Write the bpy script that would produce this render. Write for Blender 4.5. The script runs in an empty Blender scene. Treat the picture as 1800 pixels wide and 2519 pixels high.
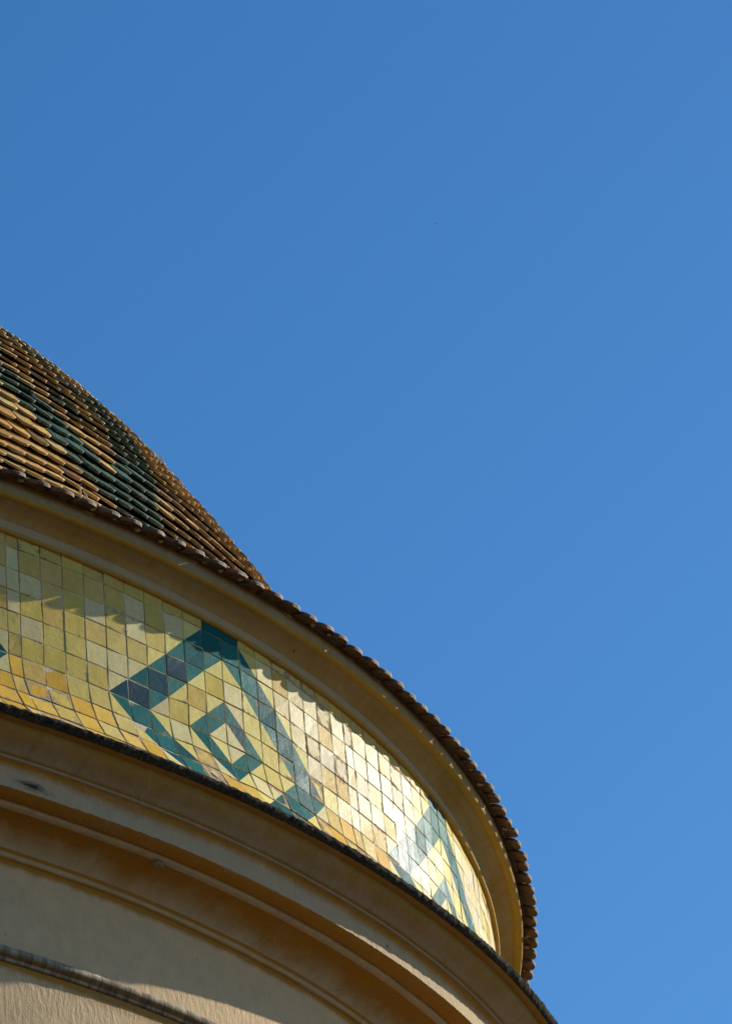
import bpy, bmesh, math, random
import numpy as np
from mathutils import Vector, Matrix, noise as mnoise

random.seed(7)
rng = np.random.default_rng(7)
SC = bpy.context.scene
COL = SC.collection

# ------------------------------------------------------------------ camera
CAM_H = 1.6                       # eye height; heights below are above the eye, Z() adds this
DIST = 21.337                     # camera to the axis of the dome
KY = 0.8076                       # plan of the drum is oval: depth / width
YAW, PITCH, ROLL, FPX = 0.319, 0.650, -0.101, 9524.0
def cam_axes():
    cy, sy, cp, sp = math.cos(YAW), math.sin(YAW), math.cos(PITCH), math.sin(PITCH)
    F = Vector((sy*cp, cy*cp, sp)); R = Vector((cy, -sy, 0)); U = R.cross(F)
    c, s = math.cos(ROLL), math.sin(ROLL)
    return c*R + s*U, -s*R + c*U, F
cR, cU, cF = cam_axes()
cam_data = bpy.data.cameras.new('camera')
cam = bpy.data.objects.new('camera', cam_data); COL.objects.link(cam)
cam_data.sensor_fit = 'HORIZONTAL'; cam_data.sensor_width = 36.0
cam_data.lens = FPX/1800.0*36.0
cam_data.clip_start = 0.1; cam_data.clip_end = 12000
cam.matrix_world = Matrix(((cR.x, cU.x, -cF.x, 0), (cR.y, cU.y, -cF.y, -DIST), (cR.z, cU.z, -cF.z, CAM_H), (0, 0, 0, 1)))
SC.camera = cam

# ------------------------------------------------------------------ sky, sun, exposure
SUN_AZ, SUN_EL = math.radians(76.5), math.radians(29.7)     # azimuth from +Y (away from the camera) towards +X
SUN_STRENGTH, SKY_STRENGTH, EXPOSURE = 5.0, 0.099, 0.66
world = bpy.data.worlds.new('World'); SC.world = world; world.use_nodes = True
nt = world.node_tree; nt.nodes.clear()
sky = nt.nodes.new('ShaderNodeTexSky'); sky.sky_type = 'NISHITA'; sky.sun_disc = False
sky.sun_elevation = SUN_EL; sky.sun_rotation = SUN_AZ
sky.air_density = 1.0; sky.dust_density = 0.2; sky.ozone_density = 3.0; sky.altitude = 0
hsv = nt.nodes.new('ShaderNodeHueSaturation'); hsv.inputs['Saturation'].default_value = 1.27
bg = nt.nodes.new('ShaderNodeBackground'); bg.inputs['Strength'].default_value = SKY_STRENGTH
wo = nt.nodes.new('ShaderNodeOutputWorld')
nt.links.new(sky.outputs[0], hsv.inputs['Color']); nt.links.new(hsv.outputs[0], bg.inputs['Color']); nt.links.new(bg.outputs[0], wo.inputs[0])
sd = bpy.data.lights.new('sun', 'SUN'); sd.energy = SUN_STRENGTH; sd.angle = math.radians(0.53); sd.color = (1.0, 0.93, 0.80)
sun = bpy.data.objects.new('sun', sd); COL.objects.link(sun)
SDIR = Vector((math.sin(SUN_AZ)*math.cos(SUN_EL), math.cos(SUN_AZ)*math.cos(SUN_EL), math.sin(SUN_EL)))
sun.rotation_euler = (-SDIR).to_track_quat('-Z', 'Y').to_euler(); sun.location = SDIR*60
SC.view_settings.view_transform = 'Standard'; SC.view_settings.look = 'None'
SC.view_settings.exposure = EXPOSURE; SC.view_settings.gamma = 1.0; SC.view_settings.use_curve_mapping = False

# ------------------------------------------------------------------ helpers
def pt(R, th, z):
    """point of the oval drum: ring radius R, angle th from the camera side, height z above the eye"""
    return (R*math.sin(th), -KY*R*math.cos(th), z + CAM_H)
def n3(x, y, z=0.0): return mnoise.noise(Vector((x, y, z)))
def wobble(th, z=0.0):            # the drum was built by hand: a few millimetres out of round
    return 0.004*n3(th*9.0, z*1.7, 3.1) + 0.002*n3(th*31.0, z*4.0, 8.2)
def link(name, me, mat=None, parent=None):
    o = bpy.data.objects.new(name, me); COL.objects.link(o)
    if mat is not None:
        for m in (mat if isinstance(mat, (list, tuple)) else [mat]): me.materials.append(m)
    if parent is not None: o.parent = parent
    return o
def mesh_from(name, verts, faces, cols=None, uvs=None, mats=None, smooth=False, sharp=None):
    me = bpy.data.meshes.new(name); me.from_pydata(verts, [], faces); me.update()
    if cols is not None:           # one colour per face
        at = me.color_attributes.new('tint', 'FLOAT_COLOR', 'CORNER')
        buf = np.empty((len(me.loops), 4), np.float32); i = 0
        for f, c in zip(faces, cols):
            buf[i:i+len(f)] = c; i += len(f)
        at.data.foreach_set('color', buf.ravel())
    if uvs is not None:
        uv = me.uv_layers.new(name='UVMap'); uv.data.foreach_set('uv', np.asarray(uvs, np.float32).ravel())
    if mats is not None: me.polygons.foreach_set('material_index', np.asarray(mats, np.int32))
    if smooth: me.polygons.foreach_set('use_smooth', np.ones(len(me.polygons), bool))
    if sharp is not None: me.set_sharp_from_angle(angle=math.radians(sharp))
    return me
def to_px(p):
    v = Vector(p) - Vector((0, -DIST, CAM_H)); d = v.dot(cF)
    return 900 + FPX*v.dot(cR)/d, 1259.5 - FPX*v.dot(cU)/d, d

# ------------------------------------------------------------------ materials
class NT:
    def __init__(self, name):
        self.m = bpy.data.materials.new(name); self.m.use_nodes = True
        self.t = self.m.node_tree; self.b = self.t.nodes['Principled BSDF']
    def n(self, kind, **kw):
        nd = self.t.nodes.new(kind)
        for k, v in kw.items():
            if k in nd.inputs: nd.inputs[k].default_value = v
            else: setattr(nd, k, v)
        return nd
    def l(self, a, b): self.t.links.new(a, b)
    def noise(self, vec, scale, detail=4, rough=0.6):
        nd = self.n('ShaderNodeTexNoise'); nd.inputs['Scale'].default_value = scale
        nd.inputs['Detail'].default_value = detail; nd.inputs['Roughness'].default_value = rough
        self.l(vec, nd.inputs['Vector']); return nd.outputs['Fac']
    def ramp(self, fac, a, b, ca=(0, 0, 0, 1), cb=(1, 1, 1, 1)):
        nd = self.n('ShaderNodeValToRGB'); e = nd.color_ramp.elements
        e[0].position = a; e[0].color = ca; e[1].position = b; e[1].color = cb
        self.l(fac, nd.inputs[0]); return nd.outputs[0]
    def math(self, op, a, b=None, clamp=False):
        nd = self.n('ShaderNodeMath', operation=op, use_clamp=clamp)
        for i, v in enumerate((a, b)):
            if v is None: continue
            if isinstance(v, (int, float)): nd.inputs[i].default_value = v
            else: self.l(v, nd.inputs[i])
        return nd.outputs[0]
    def mix(self, fac, a, b, mode='MIX'):
        nd = self.n('ShaderNodeMix', data_type='RGBA', blend_type=mode)
        for s, v in ((0, fac), (6, a), (7, b)):
            if isinstance(v, (int, float)): nd.inputs[s].default_value = v
            elif isinstance(v, tuple): nd.inputs[s].default_value = v if len(v) == 4 else (*v, 1)
            else: self.l(v, nd.inputs[s])
        return nd.outputs[2]
    def bump(self, h, strength, dist, prev=None):
        nd = self.n('ShaderNodeBump'); nd.inputs['Strength'].default_value = strength; nd.inputs['Distance'].default_value = dist
        self.l(h, nd.inputs['Height'])
        if prev is not None: self.l(prev, nd.inputs['Normal'])
        return nd.outputs[0]
    def mapped(self, vec, scale):
        nd = self.n('ShaderNodeMapping'); nd.inputs['Scale'].default_value = scale; self.l(vec, nd.inputs['Vector']); return nd.outputs[0]

def mat_plaster(name, base, ochre, streak=0.15, relief=1.0, patch=None, st_lo=0.52):
    """lime plaster: 'paint' attribute mixes in the ochre limewash of the mouldings"""
    k = NT(name); co = k.n('ShaderNodeTexCoord'); P = co.outputs['Object']; UV = co.outputs['UV']
    at = k.n('ShaderNodeAttribute', attribute_name='paint').outputs['Fac']
    big = k.noise(P, 1.6, 5, 0.65); mid = k.noise(P, 9.0, 6, 0.7); fine = k.noise(P, 70.0, 4, 0.7)
    w = k.math('ADD', at, k.math('MULTIPLY', k.math('SUBTRACT', big, 0.5), 1.5))
    w = k.math('ADD', w, k.math('MULTIPLY', k.math('SUBTRACT', mid, 0.5), 0.7))
    w = k.ramp(w, 0.25, 0.85)
    c = k.mix(w, base, ochre)
    c = k.mix(k.ramp(mid, 0.35, 0.75), c, k.mix(0.25, c, (0.20, 0.16, 0.11)))
    c = k.mix(k.math('MULTIPLY', k.ramp(big, 0.55, 0.8), 0.35), c, (0.27, 0.25, 0.21))
    st = k.noise(k.mapped(UV, (17.0, 1.7, 1.0)), 1.0, 8, 0.75)
    c = k.mix(k.math('MULTIPLY', k.ramp(st, st_lo, st_lo + .2), streak), c, (0.06, 0.05, 0.04))
    dirt = k.noise(P, 3.3, 8, 0.75)
    c = k.mix(k.math('MULTIPLY', k.ramp(dirt, 0.66, 0.74), 0.45), c, (0.07, 0.065, 0.055))
    if patch:                                                     # one sooty smear, long and low
        mp = k.n('ShaderNodeMapping'); k.l(UV, mp.inputs['Vector'])
        mp.inputs['Scale'].default_value = (1/patch[2], 1/patch[3], 1); mp.inputs['Location'].default_value = (-patch[0]/patch[2], -patch[1]/patch[3], 0)
        ds = k.n('ShaderNodeVectorMath', operation='LENGTH'); k.l(mp.outputs[0], ds.inputs[0])
        near = k.math('SUBTRACT', 1.0, ds.outputs['Value'], clamp=True)
        sm = k.math('ADD', near, k.math('MULTIPLY', k.math('SUBTRACT', k.noise(k.mapped(UV, (11.0, 34.0, 1)), 1.0, 9, 0.85), 0.5), 2.2))
        c = k.mix(k.math('MULTIPLY', k.ramp(sm, 0.45, 1.05), k.ramp(near, 0.0, 0.4)), c, (0.03, 0.03, 0.03))
    spot = k.noise(P, 23.0, 3, 0.5)
    c = k.mix(k.math('MULTIPLY', k.ramp(spot, 0.73, 0.76), 0.8), c, (0.05, 0.045, 0.04))
    # hairline cracks
    vo = k.n('ShaderNodeTexVoronoi', feature='DISTANCE_TO_EDGE'); vo.inputs['Scale'].default_value = 1.1
    wp = k.n('ShaderNodeVectorMath', operation='ADD'); nz = k.n('ShaderNodeTexNoise'); nz.inputs['Scale'].default_value = 3.0
    k.l(P, nz.inputs['Vector']); k.l(P, wp.inputs[0]); k.l(nz.outputs['Color'], wp.inputs[1]); k.l(wp.outputs[0], vo.inputs['Vector'])
    crack = k.math('MULTIPLY', k.ramp(vo.outputs['Distance'], 0.0, 0.006, (1, 1, 1, 1), (0, 0, 0, 1)), k.ramp(big, 0.5, 0.6))
    c = k.mix(k.math('MULTIPLY', crack, 0.35), c, (0.5, 0.42, 0.28))
    k.l(c, k.b.inputs['Base Color']); k.b.inputs['Roughness'].default_value = 0.92
    k.b.inputs['Specular IOR Level'].default_value = 0.15
    trowel = k.noise(k.mapped(UV, (14.0, 5.0, 1.0)), 3.0, 7, 0.65)
    b = k.bump(trowel, 0.35*relief, 0.03); b = k.bump(fine, 0.25*relief, 0.008, b)
    k.l(b, k.b.inputs['Normal']); return k.m

def mat_stone():
    """blackened drip stone with pale lichen"""
    k = NT('lichen_stone'); co = k.n('ShaderNodeTexCoord'); P = co.outputs['Object']; UV = co.outputs['UV']
    a = k.noise(k.mapped(UV, (60.0, 22.0, 1.0)), 1.0, 8, 0.8); b_ = k.noise(P, 6.0, 5, 0.7); f = k.noise(P, 120.0, 4, 0.8)
    c = k.mix(k.ramp(a, 0.42, 0.66), (0.018, 0.016, 0.012), (0.15, 0.135, 0.10))
    c = k.mix(k.math('MULTIPLY', k.ramp(b_, 0.48, 0.66), 0.7), c, (0.028, 0.025, 0.018))
    c = k.mix(k.math('MULTIPLY', k.ramp(f, 0.56, 0.68), 0.55), c, (0.23, 0.20, 0.12))
    k.l(c, k.b.inputs['Base Color']); k.b.inputs['Roughness'].default_value = 0.95; k.b.inputs['Specular IOR Level'].default_value = 0.1
    b = k.bump(a, 1.0, 0.04); b = k.bump(f, 0.7, 0.012, b); k.l(b, k.b.inputs['Normal']); return k.m

def mat_wall_glaze():
    k = NT('wall_tile_glaze'); co = k.n('ShaderNodeTexCoord'); P = co.outputs['Object']; UV = co.outputs['UV']
    tint = k.n('ShaderNodeAttribute', attribute_name='tint')
    big = k.noise(P, 7.0, 4, 0.6); mid = k.noise(P, 30.0, 5, 0.65); fine = k.noise(P, 160.0, 3, 0.6)
    c = k.mix(k.ramp(mid, 0.3, 0.75), tint.outputs['Color'], (0.86, 0.78, 0.66), 'MULTIPLY')
    c = k.mix(k.math('MULTIPLY', k.ramp(big, 0.5, 0.75), 0.6), c, (1.12, 1.10, 1.06), 'MULTIPLY')
    # distance to the tile's own edge, from its UV square
    sep = k.n('ShaderNodeSeparateXYZ'); k.l(UV, sep.inputs[0])
    ex = k.math('ABSOLUTE', k.math('SUBTRACT', sep.outputs[0], 0.5)); ey = k.math('ABSOLUTE', k.math('SUBTRACT', sep.outputs[1], 0.5))
    edge = k.math('MAXIMUM', ex, ey)
    wear = k.math('ADD', k.math('MULTIPLY', edge, 1.15), k.math('MULTIPLY', k.math('SUBTRACT', k.noise(P, 15.0, 7, 0.75), 0.5), 1.5))
    wear = k.math('ADD', wear, k.math('MULTIPLY', k.math('SUBTRACT', tint.outputs['Alpha'], 0.5), 0.8))
    worn = k.ramp(wear, 0.69, 0.73)
    biscuit = k.mix(k.ramp(mid, 0.4, 0.7), (0.40, 0.29, 0.17), (0.20, 0.15, 0.10))
    c = k.mix(worn, c, biscuit)
    k.l(c, k.b.inputs['Base Color'])
    r = k.math('ADD', k.math('ADD', k.math('MULTIPLY', mid, 0.16), k.math('MULTIPLY', big, 0.24)), 0.17); r = k.math('ADD', r, k.math('MULTIPLY', worn, 0.4)); r = k.math('ADD', r, k.math('MULTIPLY', k.math('SUBTRACT', tint.outputs['Alpha'], 0.35), 0.35))
    k.l(r, k.b.inputs['Roughness'])
    k.b.inputs['Specular IOR Level'].default_value = 0.016
    brush = k.noise(k.mapped(UV, (14.0, 3.0, 1.0)), 1.0, 4, 0.6)
    b = k.bump(big, 0.09, 0.05); b = k.bump(mid, 0.13, 0.012, b); b = k.bump(fine, 0.12, 0.004, b); b = k.bump(worn, -0.4, 0.004, b)
    k.l(b, k.b.inputs['Normal']); return k.m

def mat_grout():
    k = NT('lime_grout'); P = k.n('ShaderNodeTexCoord').outputs['Object']
    c = k.mix(k.ramp(k.noise(P, 14.0, 6, 0.7), 0.35, 0.7), (0.52, 0.45, 0.31), (0.30, 0.25, 0.18))
    k.l(c, k.b.inputs['Base Color']); k.b.inputs['Roughness'].default_value = 0.95
    k.l(k.bump(k.noise(P, 60.0, 5, 0.7), 0.7, 0.01), k.b.inputs['Normal']); return k.m

def mat_roof_glaze():
    k = NT('roof_tile_glaze'); P = k.n('ShaderNodeTexCoord').outputs['Object']
    tint = k.n('ShaderNodeAttribute', attribute_name='tint')
    big = k.noise(P, 9.0, 5, 0.65); mid = k.noise(P, 38.0, 6, 0.75); fine = k.noise(P, 150.0, 4, 0.7)
    c = tint.outputs['Color']
    c = k.mix(k.math('MULTIPLY', k.ramp(mid, 0.42, 0.72), 0.55), c, k.mix(0.6, c, (0.16, 0.09, 0.035)))
    body = tint.outputs['Alpha']                                   # 1 on broken clay edges, 0 on the glazed face
    lime = k.ramp(k.math('ADD', k.noise(P, 26.0, 7, 0.8), k.math('MULTIPLY', body, 0.12)), 0.56, 0.66)
    c = k.mix(k.math('MULTIPLY', lime, 0.5), c, (0.38, 0.30, 0.17))
    c = k.mix(k.math('MULTIPLY', k.ramp(big, 0.56, 0.70), 0.5), c, (0.035, 0.026, 0.016))
    k.l(c, k.b.inputs['Base Color'])
    r = k.math('ADD', k.math('MULTIPLY', body, 0.35), k.math('ADD', k.math('MULTIPLY', mid, 0.3), 0.26), clamp=True)
    k.l(r, k.b.inputs['Roughness']); k.b.inputs['Specular IOR Level'].default_value = 0.2
    b = k.bump(mid, 0.5, 0.012); b = k.bump(fine, 0.35, 0.004, b); k.l(b, k.b.inputs['Normal']); return k.m

def mat_flat(name, c0, c1, scale, rough=0.95, bump=0.5):
    k = NT(name); P = k.n('ShaderNodeTexCoord').outputs['Object']
    f = k.noise(P, scale, 6, 0.7)
    k.l(k.mix(k.ramp(f, 0.35, 0.68), c0, c1), k.b.inputs['Base Color']); k.b.inputs['Roughness'].default_value = rough
    k.l(k.bump(f, bump, 0.01), k.b.inputs['Normal']); return k.m

GREY = (0.40, 0.298, 0.178); OCHRE = (0.325, 0.15, 0.012)
M_PLASTER = mat_plaster('lime_plaster', GREY, OCHRE, 0.22)
M_FASCIA = mat_plaster('sooty_plaster', GREY, OCHRE, 0.12, 1.0, (3.32, -0.112, 0.24, 0.06))
M_WALL = mat_plaster('wall_plaster', (0.52, 0.372, 0.21), OCHRE, 0.13, 1.2, None, 0.55)
M_CYMA = mat_plaster('shade_and_stain_plaster', (0.30, 0.225, 0.14), (0.27, 0.145, 0.022), 0.3)  # base darkened to paint in the shade under the ledge; streaks are weather stain
M_STRING = mat_plaster('stained_plaster', (0.42, 0.36, 0.27), (0.22, 0.115, 0.025), 0.85, 2.4, None, 0.40)
M_OCHRE = mat_plaster('ochre_plaster', (0.37, 0.295, 0.165), (0.35, 0.21, 0.035), 0.25, 1.2, None, 0.5)
M_STONE = mat_stone(); M_GLAZE = mat_wall_glaze(); M_GROUT = mat_grout(); M_ROOF = mat_roof_glaze()
M_EAVE = mat_flat('eave_clay', (0.014, 0.010, 0.007), (0.17, 0.070, 0.020), 22.0, 0.7, 1.0)
M_SHELL = mat_flat('roof_mortar', (0.05, 0.04, 0.03), (0.14, 0.10, 0.06), 20.0)
M_LIME = mat_flat('squeezed_mortar', (0.40, 0.31, 0.19), (0.22, 0.16, 0.09), 60.0)
M_GROUND = mat_flat('paving', (0.060, 0.042, 0.025), (0.085, 0.058, 0.035), 0.6)
M_STRAW = mat_flat('straw', (0.42, 0.33, 0.16), (0.30, 0.22, 0.10), 30.0)
M_BIRD = mat_flat('plumage', (0.02, 0.018, 0.016), (0.035, 0.03, 0.027), 10.0)
M_RUST = mat_flat('broken_stub', (0.10, 0.065, 0.03), (0.30, 0.22, 0.12), 40.0)

# ------------------------------------------------------------------ ground
def build_ground():
    n = 24; s = 4000.0
    vs = [(-s + 2*s*i/n, -s + 2*s*j/n, 0.0) for j in range(n+1) for i in range(n+1)]
    fs = [(j*(n+1)+i, j*(n+1)+i+1, (j+1)*(n+1)+i+1, (j+1)*(n+1)+i) for j in range(n) for i in range(n)]
    o = link('ground', mesh_from('ground', vs, fs), M_GROUND); o['kind'] = 'structure'
build_ground()

# ------------------------------------------------------------------ the building
def empty(name, parent=None, loc=(0, 0, 0)):
    o = bpy.data.objects.new(name, None); COL.objects.link(o); o.location = loc; o.empty_display_size = 0.5
    if parent is not None: o.parent = parent
    return o
church = empty('domed_building')
church['label'] = 'round plastered building with a green and yellow tiled dome, diamond tile band and ochre cornices'
church['category'] = 'building'

TH_FINE = np.concatenate([np.arange(-math.pi+0.9, 0.36, 0.03), np.arange(0.36, 1.50, 0.0025), np.arange(1.50, math.pi+0.9-1e-6, 0.02)])
def revolve(name, prof, mat, parent, ths=TH_FINE, closed=True, sharp=32, cap=False):
    """prof: (R, z, paint, rough) from top to bottom; a ring of one moulding run round the drum"""
    nP, nT = len(prof), len(ths)
    vs, uvs_v, paint = [], [], []
    arc = [0.0]
    for a, b in zip(prof, prof[1:]): arc.append(arc[-1] + math.hypot(b[0]-a[0], b[1]-a[1]))
    for i, th in enumerate(ths):
        for j, (R, z, pa, ro) in enumerate(prof):
            w = wobble(th, z)
            dz = 0.003*n3(th*7.0, z*2.0, 5.5)
            if ro:
                w += ro*(n3(th*160.0, j*3.3, 1.0) + 0.7*n3(th*420.0, j*5.1, 2.0)); dz += ro*0.7*n3(th*190.0, j*2.7, 9.0)
            vs.append(pt(R + w, th, z + dz)); uvs_v.append((th*7.3, -arc[j])); paint.append(pa)
    fs = []; uv = []
    for i in range(nT if closed else nT-1):
        i2 = (i+1) % nT
        for j in range(nP-1):
            f = (i*nP+j, i*nP+j+1, i2*nP+j+1, i2*nP+j); fs.append(f)
            for v in f:
                u = uvs_v[v]
                if closed and i == nT-1 and v // nP == 0: u = (u[0] + 2*math.pi*7.3, u[1])
                uv.append(u)
    me = mesh_from(name, vs, fs, uvs=uv, smooth=True, sharp=sharp)
    at = me.attributes.new('paint', 'FLOAT', 'POINT'); at.data.foreach_set('value', np.asarray(paint, np.float32))
    return link(name, me, mat, parent)

def P(*rows): return [(r[0], r[1], r[2] if len(r) > 2 else 0.0, r[3] if len(r) > 3 else 0.0) for r in rows]

# --- upper cornice, from the eaves down to the tiled band
up = empty('upper_cornice', church)
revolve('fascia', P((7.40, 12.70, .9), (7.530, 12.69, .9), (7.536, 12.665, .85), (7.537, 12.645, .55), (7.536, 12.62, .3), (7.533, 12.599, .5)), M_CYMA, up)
revolve('roll_moulding', P((7.5335, 12.5985, 1), (7.538, 12.594, 1), (7.538, 12.586, 1), (7.530, 12.577, 1), (7.515, 12.572, 1), (7.498, 12.574, 1), (7.484, 12.582, 1), (7.479, 12.592, 1)), M_OCHRE, up, sharp=60)
revolve('cove', P((7.4785, 12.5925, .75), (7.472, 12.598, .5), (7.45, 12.590, .4), (7.425, 12.578, .45), (7.402, 12.563, .55), (7.383, 12.546, .6), (7.370, 12.531, .55)), M_OCHRE, up, sharp=60)
revolve('fascia', P((7.3695, 12.5305, .1), (7.366, 12.528, .1), (7.364, 12.50, .05), (7.363, 12.474, .2)), M_PLASTER, up)
revolve('roll_moulding', P((7.3635, 12.4735, 1), (7.373, 12.471, 1), (7.378, 12.462, 1), (7.374, 12.453, 1), (7.364, 12.448, 1), (7.345, 12.449, 1), (7.330, 12.450, 1)), M_OCHRE, up, sharp=60)

# --- lower cornice
lo = empty('lower_cornice', church)
revolve('capping_ledge', P((7.66, 11.075, 0, .003), (7.76, 11.035, 0, .005), (7.835, 11.008, 0, .009), (7.866, 10.996, 0, .009), (7.871, 10.985, 0, .008), (7.862, 10.968, 0, .008), (7.846, 10.956, 0, .008), (7.836, 10.950, 0, .005)), M_STONE, lo, sharp=50)
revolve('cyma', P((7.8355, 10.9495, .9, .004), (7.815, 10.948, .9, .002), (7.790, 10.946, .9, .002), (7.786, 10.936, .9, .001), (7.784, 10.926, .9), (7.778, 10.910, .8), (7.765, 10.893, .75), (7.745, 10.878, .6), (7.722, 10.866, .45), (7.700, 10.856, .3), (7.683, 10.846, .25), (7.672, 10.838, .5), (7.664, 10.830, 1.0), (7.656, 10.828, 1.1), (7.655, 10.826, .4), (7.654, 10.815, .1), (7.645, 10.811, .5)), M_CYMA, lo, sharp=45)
revolve('fascia', P((7.6445, 10.8105, .8), (7.634, 10.806, 1.0), (7.624, 10.795, .9), (7.617, 10.778, .6), (7.613, 10.755, .25), (7.612, 10.72, .05), (7.612, 10.69, 0, .001), (7.611, 10.664, 0, .003)), M_FASCIA, lo, sharp=45)
revolve('soffit', P((7.6105, 10.6635, .8, .003), (7.592, 10.656, 1.1), (7.565, 10.650, 1.15), (7.538, 10.646, 1.15), (7.515, 10.646, 1.2), (7.508, 10.650, 1.2)), M_PLASTER, lo, sharp=45)
revolve('fillet', P((7.5075, 10.6505, .6), (7.502, 10.634, .25), (7.490, 10.628, .15), (7.468, 10.625, .25), (7.463, 10.624, .6)), M_PLASTER, lo, sharp=45)
revolve('cavetto', P((7.4625, 10.6235, 1.0), (7.44, 10.623, 1.05), (7.41, 10.619, 1.0), (7.375, 10.611, .9), (7.34, 10.600, .75), (7.305, 10.586, .6), (7.275, 10.569, .45), (7.252, 10.551, .35), (7.238, 10.535, .3)), M_PLASTER, lo, sharp=60)
revolve('fillet', P((7.2375, 10.5345, 1.0), (7.231, 10.530, 1.2), (7.229, 10.520, 1.1), (7.2275, 10.515, .3), (7.226, 10.500, .15), (7.220, 10.494, .7), (7.206, 10.488, 1.2)), M_PLASTER, lo, sharp=50)

# --- drum wall, string course, wall below
revolve('frieze_wall', P((7.2055, 10.4875, 1.2), (7.203, 10.475, 1.1), (7.202, 10.455, .6), (7.201, 10.43, .15), (7.20, 10.35), (7.20, 10.25), (7.20, 10.15), (7.20, 10.05), (7.20, 9.975)), M_WALL, church, sharp=60)
revolve('string_course', P((7.20, 9.9745, 0, .002), (7.218, 9.972, 0, .003), (7.234, 9.966, 0, .003), (7.243, 9.955, .1, .002), (7.246, 9.941, .3, .002), (7.243, 9.927, .6, .002), (7.233, 9.915, .9, .001), (7.222, 9.909, .9), (7.219, 9.906, .2), (7.217, 9.896, .2), (7.209, 9.891, .8), (7.2015, 9.889, 1.0)), M_STRING, church, sharp=50)
revolve('lower_wall', P((7.201, 9.8885, 1.0), (7.200, 9.87, .9), (7.199, 9.84, .4), (7.199, 9.79, .1), (7.20, 9.6), (7.20, 8.6), (7.20, 6.0), (7.20, 2.0), (7.20, -CAM_H)), M_WALL, church, sharp=60)
# broken iron stub left in the cavetto
def stub():
    me = bpy.data.meshes.new('broken_stub'); bm = bmesh.new(); bmesh.ops.create_icosphere(bm, subdivisions=2, radius=0.02)
    for v in bm.verts: v.co *= 1 + 0.35*n3(v.co.x*60, v.co.y*60, v.co.z*60)
    bm.to_mesh(me); bm.free()
    o = link('broken_stub', me, M_RUST, church); o.location = pt(7.47, 0.578, 10.610); o.scale = (1.7, 1.0, 0.9); o.rotation_euler = (0, 0.3, 0.5)
stub()

# ------------------------------------------------------------------ tiled band
TILE = 0.14; RB = 7.341; PHI0 = 0.475; STRIP = 0.58
_t = np.linspace(-2.6, 3.6, 12000)
_s = np.concatenate([[0], np.cumsum(np.hypot(np.diff(RB*KY*np.cos(_t)), np.diff(RB*np.sin(_t))))])
_s0 = np.interp(PHI0, _t, _s)
def th_of_u(u): return float(np.interp(_s0 + u*TILE, _s, _t))
# how far each joint strays from the regular grid (mm along the wall, mm up)
_cu = [-6, 0, 3, 6, 7, 8, 9, 10, 11, 12, 13, 14, 15, 16, 17, 18, 18.58, 19.58, 20.58, 22, 24, 25, 26, 30, 60]
_du = [0, -3, -3, -5, -5, -1, 3, 7, 12, 12, 13, 9, 8, -5, -11, -15, -9, -6, 2, 2, -5, -14, -26, -26, 0]
_dz = [-4, -6, -4, -10, -7, 6, 10, 11, 18, 16, 14, 9, 0, -4, -9, -9, -9, -8, -4, -4, -7, -7, -10, 0, 0]
ROW_Z = {-1: (RB, 12.455), 0: (RB, 12.384), 6: (7.360, 11.545), 7: (7.400, 11.421), 8: (7.462, 11.300), 9: (7.550, 11.195), 10: (7.655, 11.105)}
def node(u, r):
    R, z = ROW_Z.get(r, (RB, 12.38 - TILE*r))
    th = th_of_u(u) + np.interp(u, _cu, _du)/1000/RB
    z += np.interp(u, _cu, _dz)/1000*(1 if r >= 0 else 0)
    w = wobble(th, 12.0)
    j = mnoise.cell_vector(Vector((u*7.3+0.21, r*5.7+0.33, 2.5)))
    return R + w, th + (j.x-0.5)*0.006/RB, z + (j.y-0.5)*0.006
# column joints: 16.58 tiles per diamond panel, one cut tile each
joints = [round(-0.58-i, 2) for i in range(36, -1, -1)] + list(range(0, 19)) + [round(18.58+i, 2) for i in range(0, 17)] + [round(35.16+i, 2) for i in range(0, 30)]
centres = [10-16.58*2, 10-16.58, 10, 10+16.58, 10+16.58*2, 10+16.58*3]
C_CREAM = [(.545, .48, .245), (.565, .505, .275), (.51, .46, .25), (.54, .455, .25)]
C_OLIVE = [(.485, .39, .105), (.46, .365, .105), (.50, .41, .13), (.475, .39, .14)]
C_TAN = [(.475, .35, .11), (.455, .335, .11), (.49, .37, .13)]
C_GOLD = [(.54, .335, .06), (.555, .375, .09), (.49, .30, .055)]
C_LEMON = [(.555, .485, .165), (.575, .51, .195), (.54, .45, .15)]
C_PALE = [(.56, .51, .32), (.58, .53, .35), (.54, .48, .31), (.57, .50, .29), (.55, .50, .36)]
C_GREEN = [(.012, .098, .106), (.018, .115, .122), (.010, .080, .096), (.022, .128, .128)]
C_NAVY = [(.022, .056, .082), (.016, .062, .085)]
def glaze(kind, u, r):
    if kind == 'green': return random.choice(C_GREEN) if random.random() > .11 else random.choice(C_NAVY)
    if kind == 'lemon': return random.choice(C_LEMON) if random.random() > .3 else random.choice(C_CREAM)
    x = random.random()
    if r >= 5: pool = C_GOLD if x < .55 + .15*(r-5) else (C_TAN if x < .85 else C_OLIVE)  # more golden glaze low down: extra sun on the flare painted into the colour
    elif r < 0: pool = C_OLIVE if x < .6 else C_TAN
    elif u > 12: pool = C_PALE if x < .62 else (C_CREAM if x < .78 else (C_LEMON if x < .84 else C_TAN))
    else: pool = C_OLIVE if x < .5 else (C_CREAM if x < .75 else C_TAN)
    return random.choice(pool)
def is_green(d): return 4 <= d < 6 or 1 <= d < 2
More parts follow.
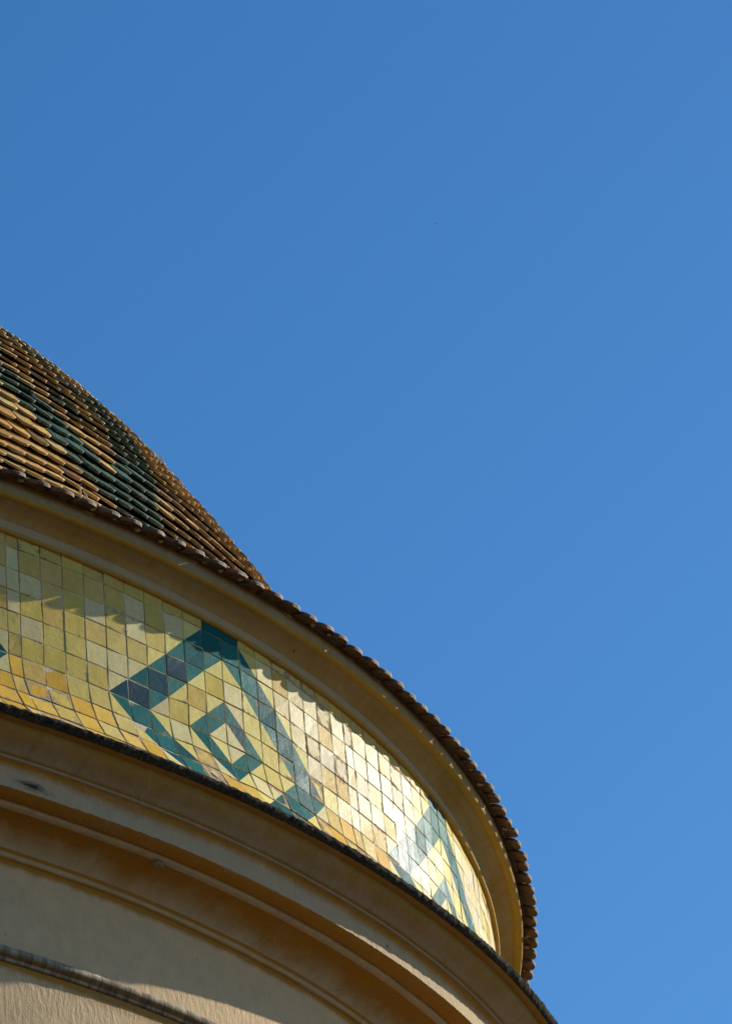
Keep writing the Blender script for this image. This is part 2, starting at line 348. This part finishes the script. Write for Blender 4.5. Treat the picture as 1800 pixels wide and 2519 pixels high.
def wall_tile(u0, u1, r):
    """one azulejo between joints u0,u1 and rows r,r+1; returns verts, faces, colours, uvs"""
    g = 0.0012 + random.random()*0.0012
    c = [node(u0, r), node(u1, r), node(u1, r+1), node(u0, r+1)]      # top left, top right, bottom right, bottom left
    # front corners, pulled in by the joint, each a little proud or sunk
    Rm = sum(k[0] for k in c)/4
    def corner(i, inset, out):
        R, th, z = c[i]; sx = 1 if i in (0, 3) else -1; sz = -1 if i in (0, 1) else 1
        return pt(R + out, th + sx*inset/RB/0.93, z + sz*inset)
    offs = [0.0055 + random.uniform(-.0032, .0032) for _ in range(4)]
    back = [corner(i, g, -0.004) for i in range(4)]
    rim = [corner(i, g, offs[i]-0.003) for i in range(4)]
    front = [corner(i, g+0.003, offs[i]) for i in range(4)]
    vs = back + rim + front
    uvp = {**{i: [(0, 1), (1, 1), (1, 0), (0, 0)][i % 4] for i in range(8)}, **{8+i: [(.02, .98), (.98, .98), (.98, .02), (.02, .02)][i] for i in range(4)}}
    wear = random.choice([.22, .3, .38, .46]) if random.random() < .75 else random.uniform(.5, .75)
    if r >= 6: wear += .2 + .08*(r-6)
    if 12.5 < u0 < 20.5: wear += .17
    uc = (u0+u1)/2; cen = min(centres, key=lambda a: abs(a-uc))
    cut = abs((u1-u0)-1) > .1
    # columns counted from the diamond's centre
    full = [j for j in joints]
    def steps(u):
        a = u - cen
        if cut: return 99
        return a if abs(a) < 9 else 99
    a0, a1 = steps(u0), steps(u1); b0, b1 = r-5, r+1-5
    faces, cols = [], []
    def col(k): return (*glaze(k, u0, r), wear)
    tri = None
    if a0 < 90 and a1 < 90 and r >= 0 or (r == -1 and a0 < 90 and a1 < 90):
        d = [abs(a0)+abs(b0), abs(a1)+abs(b0), abs(a1)+abs(b1), abs(a0)+abs(b1)]
        dmin = round(min(d)); kin, kout = is_green(dmin), is_green(dmin+1)
        near = dmin < 7.5
        if r == -1: kin = is_green(dmin) or dmin == 5; kout = kin
        if kin != kout:
            i = int(np.argmin(d)); o = (i+2) % 4; p, q_ = (i+1) % 4, (i+3) % 4
            tri = (i, p, o, q_, kin, kout)
        kinds = 'green' if kin else ('lemon' if dmin in (2, 3, 0) and random.random() < .35 else 'plain')
    else: kinds = 'plain'
    if tri:
        i, p, o, q_, kin, kout = tri
        faces += [(8+q_, 8+p, 8+i) if False else (8+i, 8+q_, 8+p), (8+o, 8+p, 8+q_)]
        ci, co_ = col('green' if kin else 'lemon'), col('green' if kout else 'lemon'); cols += [ci, co_]; side = ci if not kin else co_
    else:
        ci = col(kinds); faces.append((11, 10, 9, 8)); cols.append(ci); side = ci
    for k in range(4):
        k2 = (k+1) % 4
        faces += [(8+k, 8+k2, 4+k2, 4+k), (4+k, 4+k2, k2, k)]
        cols += [side, (.30, .23, .15, .6)]
    uvs = [uvp[v] for f in faces for v in f]
    return vs, faces, cols, uvs
band = empty('tiled_band', church)
_tprof = [(RB-.012, 12.452), (RB+.001, 12.40), (RB+.001, 11.68), (7.3585, 11.545), (7.3965, 11.421), (7.457, 11.300), (7.543, 11.195), (7.65, 11.100), (7.668, 11.074)]
revolve('grout_bed', [(a, b, 0, .0006) for a, b in _tprof], M_GROUT, band, sharp=60)
rest = ([], [], [], [])
n_wall = 0
for r in range(-1, 10):
    for u0, u1 in zip(joints, joints[1:]):
        t0 = th_of_u((u0+u1)/2)
        if t0 < -1.0 or t0 > 2.3: continue
        vs, fs, cs, us = wall_tile(u0, u1, r)
        x, y, _ = to_px(tuple(np.mean(vs, axis=0)))
        seen = -30 < x < 1215 and y < 2535 and t0 < 1.22 and r <= 8
        if seen and n_wall < 300:
            n_wall += 1
            link('wall_tile', mesh_from('wall_tile', vs, fs, cs, us), M_GLAZE, band)
        else:
            b = len(rest[0]); rest[0].extend(vs); rest[1].extend(tuple(v+b for v in f) for f in fs); rest[2].extend(cs); rest[3].extend(us)
o = link('wall_tiles_beyond', mesh_from('wall_tiles_beyond', *rest), M_GLAZE, band); o['kind'] = 'stuff'
print('wall tiles', n_wall)

# ------------------------------------------------------------------ dome
PITCH_T = 0.0212; SP = 0.1361
_sg = np.linspace(0, 4.2, 8); _ph = [0.773, 0.892, 1.033, 1.042, 1.194, 1.027, 0.745, 0.474]
_sa = np.linspace(0, 4.2, 400); _fa = np.interp(_sa, _sg, _ph)
_ra = 5.258 + np.concatenate([[0], np.cumsum(np.cos((_fa[1:]+_fa[:-1])/2))*(_sa[1]-_sa[0])])
_za = 15.903 - np.concatenate([[0], np.cumsum(np.sin((_fa[1:]+_fa[:-1])/2))*(_sa[1]-_sa[0])])
# crown above what the photograph shows: the slope eases to level at the apex
_sb = np.linspace(-5.72, 0, 200); _fb = np.interp(_sb, [-5.72, 0], [0.0, 0.773])
_ci = np.concatenate([[0], np.cumsum(np.cos((_fb[1:]+_fb[:-1])/2))*(_sb[1]-_sb[0])]); _rb = 5.258 - (_ci[-1]-_ci)
_si = np.concatenate([[0], np.cumsum(np.sin((_fb[1:]+_fb[:-1])/2))*(_sb[1]-_sb[0])]); _zb = 15.903 + (_si[-1]-_si)
S_ALL = np.concatenate([_sb[:-1], _sa]); R_ALL = np.maximum(np.concatenate([_rb[:-1], _ra]), 0.02); Z_ALL = np.concatenate([_zb[:-1], _za])
F_ALL = np.concatenate([_fb[:-1], _fa])
def surf(s, th, lift=0.0):
    r = float(np.interp(s, S_ALL, R_ALL)); z = float(np.interp(s, S_ALL, Z_ALL)); f = float(np.interp(s, S_ALL, F_ALL))
    return np.array(pt(r + lift*math.sin(f), th, z + lift*math.cos(f)))
LIFT0 = -0.075
_ss = np.linspace(-5.6, 3.82, 60)
shell_prof = [(max(0.02, float(np.interp(s, S_ALL, R_ALL))+(LIFT0-.012)*math.sin(float(np.interp(s, S_ALL, F_ALL)))), float(np.interp(s, S_ALL, Z_ALL))+(LIFT0-.012)*math.cos(float(np.interp(s, S_ALL, F_ALL))), 0, 0) for s in _ss]
revolve('roof_shell', shell_prof, M_SHELL, church, ths=np.arange(0, 2*math.pi-1e-6, 0.02), sharp=80)

def tongue(P0, et, es, en, w, wt, L, T, nose, top, bot, tilt, col, edge, warp=0.0, nseg=8):
    """flat clay tile with a rounded nose: P0 nose centre on the surface, et across, es downhill, en outward"""
    out = []
    prof2 = [(-wt/2, -L), (-w/2, -nose)] + [(-w/2*math.cos(math.pi*i/nseg), -nose + nose*math.sin(math.pi*i/nseg)**0.8) for i in range(1, nseg)] + [(w/2, -nose), (wt/2, -L)]
    n = len(prof2)
    vs, fs, cs = [], [], []
    for lay in (top, top-T*0.22, bot):
        for i, (x, y) in enumerate(prof2):
            inset = 1.0 if lay != top else 0.96
            h = lay - tilt*(-y) + warp*x
            p = P0 + et*(x*inset) + es*(y*(1.0) - (0.002 if lay == top and y > -nose else 0)) + en*h
            vs.append(tuple(p))
    fs.append(tuple(range(n-1, -1, -1))); cs.append((*col, 0.0))
    fs.append(tuple(range(2*n, 3*n))); cs.append((*edge, 1.0))
    for i in range(n-1):
        fs.append((i, i+1, n+i+1, n+i)); cs.append((*col, 0.3))
        fs.append((n+i, n+i+1, 2*n+i+1, 2*n+i)); cs.append((*edge, 1.0))
    return vs, fs, cs
C_RG = [(.018, .080, .045), (.012, .060, .036), (.03, .105, .06), (.015, .070, .048), (.020, .088, .062)]
C_RY = [(.56, .33, .08), (.60, .36, .11), (.52, .28, .06), (.58, .29, .08), (.54, .36, .13), (.50, .25, .06)]
C_RB = [(.22, .11, .022), (.28, .145, .03), (.34, .18, .035), (.20, .09, .02)]
def band_green(A, B):
    if 20.1 < A < 23.35: return True
    if 30.0 < A < 32.4 and B < 44.7: return True
    if 41.9 < B < 44.7 and 20.1 < A < 35: return True
    if 32.6 < B < 35.1 and A > 22: return True
    return abs(A - 26.2) < .75 and abs(B - 38.7) < 1.1          # small green lozenge in the yellow diamond
tiles = []
for n in range(-36, 30):
    row = n + 0.4; s = SP*row
    for m in range(-70, 140):
        q = m + 0.26 - 0.5*row
        th = PITCH_T*q
        if th < -0.9 or th > 2.2 or s < -5.3: continue
        s_ = s + random.gauss(0, .005); th_ = th + random.gauss(0, .0007)
        p = surf(s_, th_); r = float(np.interp(s_, S_ALL, R_ALL))
        f = float(np.interp(s_, S_ALL, F_ALL))
        p_up = surf(s_-.02, th_); pl = surf(s_, th_-.001); pr_ = surf(s_, th_+.001)
        es = (p - p_up); es /= np.linalg.norm(es); et = (pr_-pl); wloc = np.linalg.norm(et)/.002*PITCH_T; et /= np.linalg.norm(et)
        en = np.cross(et, -es); en /= np.linalg.norm(en)
        x, y, d = to_px(tuple(p)); view = np.array((0, -DIST, CAM_H)) - p; view /= np.linalg.norm(view)
        face = float(en @ view)
        w = wloc*random.uniform(.90, .97)
        A, B = q - row*.5, q + row*.5
        if band_green(A, B): col = random.choice(C_RG)
        else: col = random.choice(C_RB if random.random() < (.12 if A < 20.2 else .45 if B < 44.6 else .62) else C_RY)
        k = random.uniform(.8, 1.12); col = tuple(min(1, v*k) for v in col)
        g = band_green(A, B)
        edge = (.045, .062, .045) if g else (.42, .285, .095)
        if not g and A > 25.5: edge = (.27, .165, .05)
        ek = random.uniform(.6, 1.25); edge = tuple(v*ek for v in edge)
        lift = 0.004 + random.uniform(-.004, .005)
        v3 = tongue(p, et, es, en, w, w*.97, 0.27, .016, w*random.uniform(.42, .55), lift, lift-.016+random.uniform(-.003, .002), .235 + random.uniform(-.02, .02), col, edge, warp=random.uniform(-.05, .05))
        inframe = -15 < x < 760 and y < 1500
        tiles.append((face*w*w/d/d if (inframe and face > -.05) else -1.0, v3))
tiles.sort(key=lambda t: -t[0])
roof = empty('roof', church)
rest = ([], [], [])
for i, (sc, (vs, fs, cs)) in enumerate(tiles):
    if i < 300 and sc > -1: link('roof_tile', mesh_from('roof_tile', vs, fs, cs), M_ROOF, roof)
    else:
        b = len(rest[0]); rest[0].extend(vs); rest[1].extend(tuple(v+b for v in f) for f in fs); rest[2].extend(cs)
o = link('roof_tiles_beyond', mesh_from('roof_tiles_beyond', *rest), M_ROOF, roof); o['kind'] = 'stuff'
print('roof tiles', len(tiles), 'in view', sum(t[0] > -1 for t in tiles))

# --- eaves: larger round-nosed clay tiles projecting over the cornice
eaves = empty('eaves', church)
C_EAVE = [(.20, .085, .030), (.24, .11, .04), (.17, .075, .03), (.27, .13, .045), (.15, .06, .025)]
rest = ([], [], []); n_e = 0
for m in range(0, 296):
    th = m*2*math.pi/296 + random.gauss(0, .0004)
    if th > math.pi: th -= 2*math.pi
    R = 7.643 + random.gauss(0, .004) + wobble(th, 12.6); z = 12.663 + random.gauss(0, .003)
    p = np.array(pt(R, th, z)); pl = np.array(pt(R, th-.001, z)); pr_ = np.array(pt(R, th+.001, z))
    et = pr_ - pl; wl = np.linalg.norm(et)/.002*2*math.pi/296; et /= np.linalg.norm(et)
    out = np.cross(et, (0, 0, 1)); out /= np.linalg.norm(out)
    sl = math.radians(21 + random.gauss(0, 1.5)); es = out*math.cos(sl) - np.array((0, 0, 1))*math.sin(sl); en = out*math.sin(sl) + np.array((0, 0, 1))*math.cos(sl)
    roll = random.gauss(0.09, .022); et2 = et*math.cos(roll) + en*math.sin(roll); en2 = np.cross(et2, -es)
    col = random.choice(C_EAVE); edge = tuple(v*random.uniform(.8, 1.3) for v in col)
    vs, fs, cs = tongue(p, et2, es, en2, wl*1.0, wl*.98, 00.30, .021, random.uniform(.046, .058), 0.007, -0.014, 0.0, col, edge, nseg=14)
    x, y, d = to_px(tuple(p))
    if -20 < x < 1340 and 0.40 < th < 1.45 and n_e < 300:
        n_e += 1; link('eave_tile', mesh_from('eave_tile', vs, fs, cs), M_EAVE, eaves)
    else:
        b = len(rest[0]); rest[0].extend(vs); rest[1].extend(tuple(v+b for v in f) for f in fs); rest[2].extend(cs)
o = link('eave_tiles_beyond', mesh_from('eave_tiles_beyond', *rest), M_EAVE, eaves); o['kind'] = 'stuff'
revolve('eave_mortar', P((7.30, 12.787), (7.44, 12.735, 0, .002), (7.565, 12.686, 0, .004), (7.563, 12.681, 0, .004), (7.550, 12.678, 0, .003), (7.530, 12.682), (7.51, 12.69)), M_SHELL, eaves, sharp=80)

# lime mortar squeezed out between the eave tiles
bm = bmesh.new()
for m in range(0, 70):
    th = (m+.5)*2*math.pi/296 + random.gauss(0, .0015)
    if random.random() < (.25 if th < .78 else .75): continue
    for q in range(random.choice((1, 1, 2))):
        c = Vector(pt(7.578 + random.gauss(0, .006), th + random.gauss(0, .001), 12.668 + random.gauss(0, .006))); sz = random.uniform(.007, .017)
        r = bmesh.ops.create_icosphere(bm, subdivisions=1, radius=sz)
        for v in r['verts']: v.co = Vector((v.co.x*1.5, v.co.y, v.co.z*.9))*(1 + .5*n3(v.co.x*80 + m, v.co.y*80, v.co.z*80)) + c
me = bpy.data.meshes.new('mortar_dabs'); bm.to_mesh(me); bm.free()
o = link('mortar_dabs', me, M_LIME, eaves); o['kind'] = 'stuff'

# ------------------------------------------------------------------ dry grass on the roof, a far bird
def tuft(name, label, at, nb, h, lean):
    vs, fs = [], []
    for b in range(nb):
        a = random.uniform(0, 6.28); l = h*random.uniform(.45, 1.0); sp = random.uniform(.1, .45)
        base = Vector((random.uniform(-.03, .03), random.uniform(-.02, .02), 0)); prev = None; i0 = len(vs)
        for k in range(5):
            t = k/4; w = .0022*(1-t*.8)
            c = base + Vector((math.cos(a)*sp*l*t*t + lean[0]*l*t, math.sin(a)*sp*l*t*t + lean[1]*l*t, l*t*(1-.2*t)))
            for q in range(3): vs.append(tuple(c + Vector((math.cos(q*2.09)*w, math.sin(q*2.09)*w, 0))))
        for k in range(4):
            for q in range(3): fs.append((i0+k*3+q, i0+k*3+(q+1) % 3, i0+(k+1)*3+(q+1) % 3, i0+(k+1)*3+q))
    o = link(name, mesh_from(name, vs, fs), M_STRAW); o.location = at
    o['label'] = label; o['category'] = 'plant'; o['group'] = 'dry grass on the roof'
tuft('dry_grass_tuft', 'sparse pale straw tuft growing above the eaves where yellow tiles meet the green stripe', tuple(surf(3.08, 0.600, .0)), 10, .16, (-.15, 0))
tuft('dry_grass_tuft', 'small dry grass tuft on the skyline of the dome, halfway up its tiled slope', tuple(surf(1.29, 0.897, .0)), 12, .075, (.1, 0))
tuft('dry_grass_tuft', 'tiny dry stalk standing on the eave tiles at the far right curve', pt(7.60, 1.10, 12.68), 3, .06, (.1, 0))
def bird():
    # a swift far off: spindle body, swept wings, forked tail
    bm = bmesh.new(); bmesh.ops.create_uvsphere(bm, u_segments=10, v_segments=8, radius=0.5)
    for v in bm.verts: v.co = Vector((v.co.x*.16*(1-.3*max(0, -v.co.y)), v.co.y*.62, v.co.z*.15))
    for sx in (-1, 1):
        ring = []
        for k, (x, y, c, z) in enumerate([(0.03, .08, .14, .02), (.18, .12, .12, .06), (.38, .02, .08, .07), (.58, -.16, .02, .04)]):
            ring.append([bm.verts.new((sx*x, y, z+.006)), bm.verts.new((sx*x, y-c, z+.003)), bm.verts.new((sx*x, y-c*.4, z-.008))])
        for a, b in zip(ring, ring[1:]):
            for q in range(3): bm.faces.new((a[q], a[(q+1) % 3], b[(q+1) % 3], b[q]))
        bm.faces.new(ring[-1])
        t = [bm.verts.new((0, -.26, 0)), bm.verts.new((sx*.09, -.46, 0)), bm.verts.new((sx*.03, -.34, 0)), bm.verts.new((sx*.02, -.28, -.012))]
        bm.faces.new(t[:3]); bm.faces.new((t[0], t[2], t[3]))
    bmesh.ops.recalc_face_normals(bm, faces=bm.faces)
    me = bpy.data.meshes.new('bird'); bm.to_mesh(me); bm.free()
    o = link('bird', me, M_BIRD); d = 380.0; x, y = (1072-900)/FPX, -(549-1259.5)/FPX
    o.location = Vector((0, -DIST, CAM_H)) + (cF + cR*x + cU*y)*d; o.scale = (.28, .28, .28); o.rotation_euler = (.2, .5, 2.2)
    o['label'] = 'tiny dark bird flying high in the open blue sky'; o['category'] = 'bird'
bird()
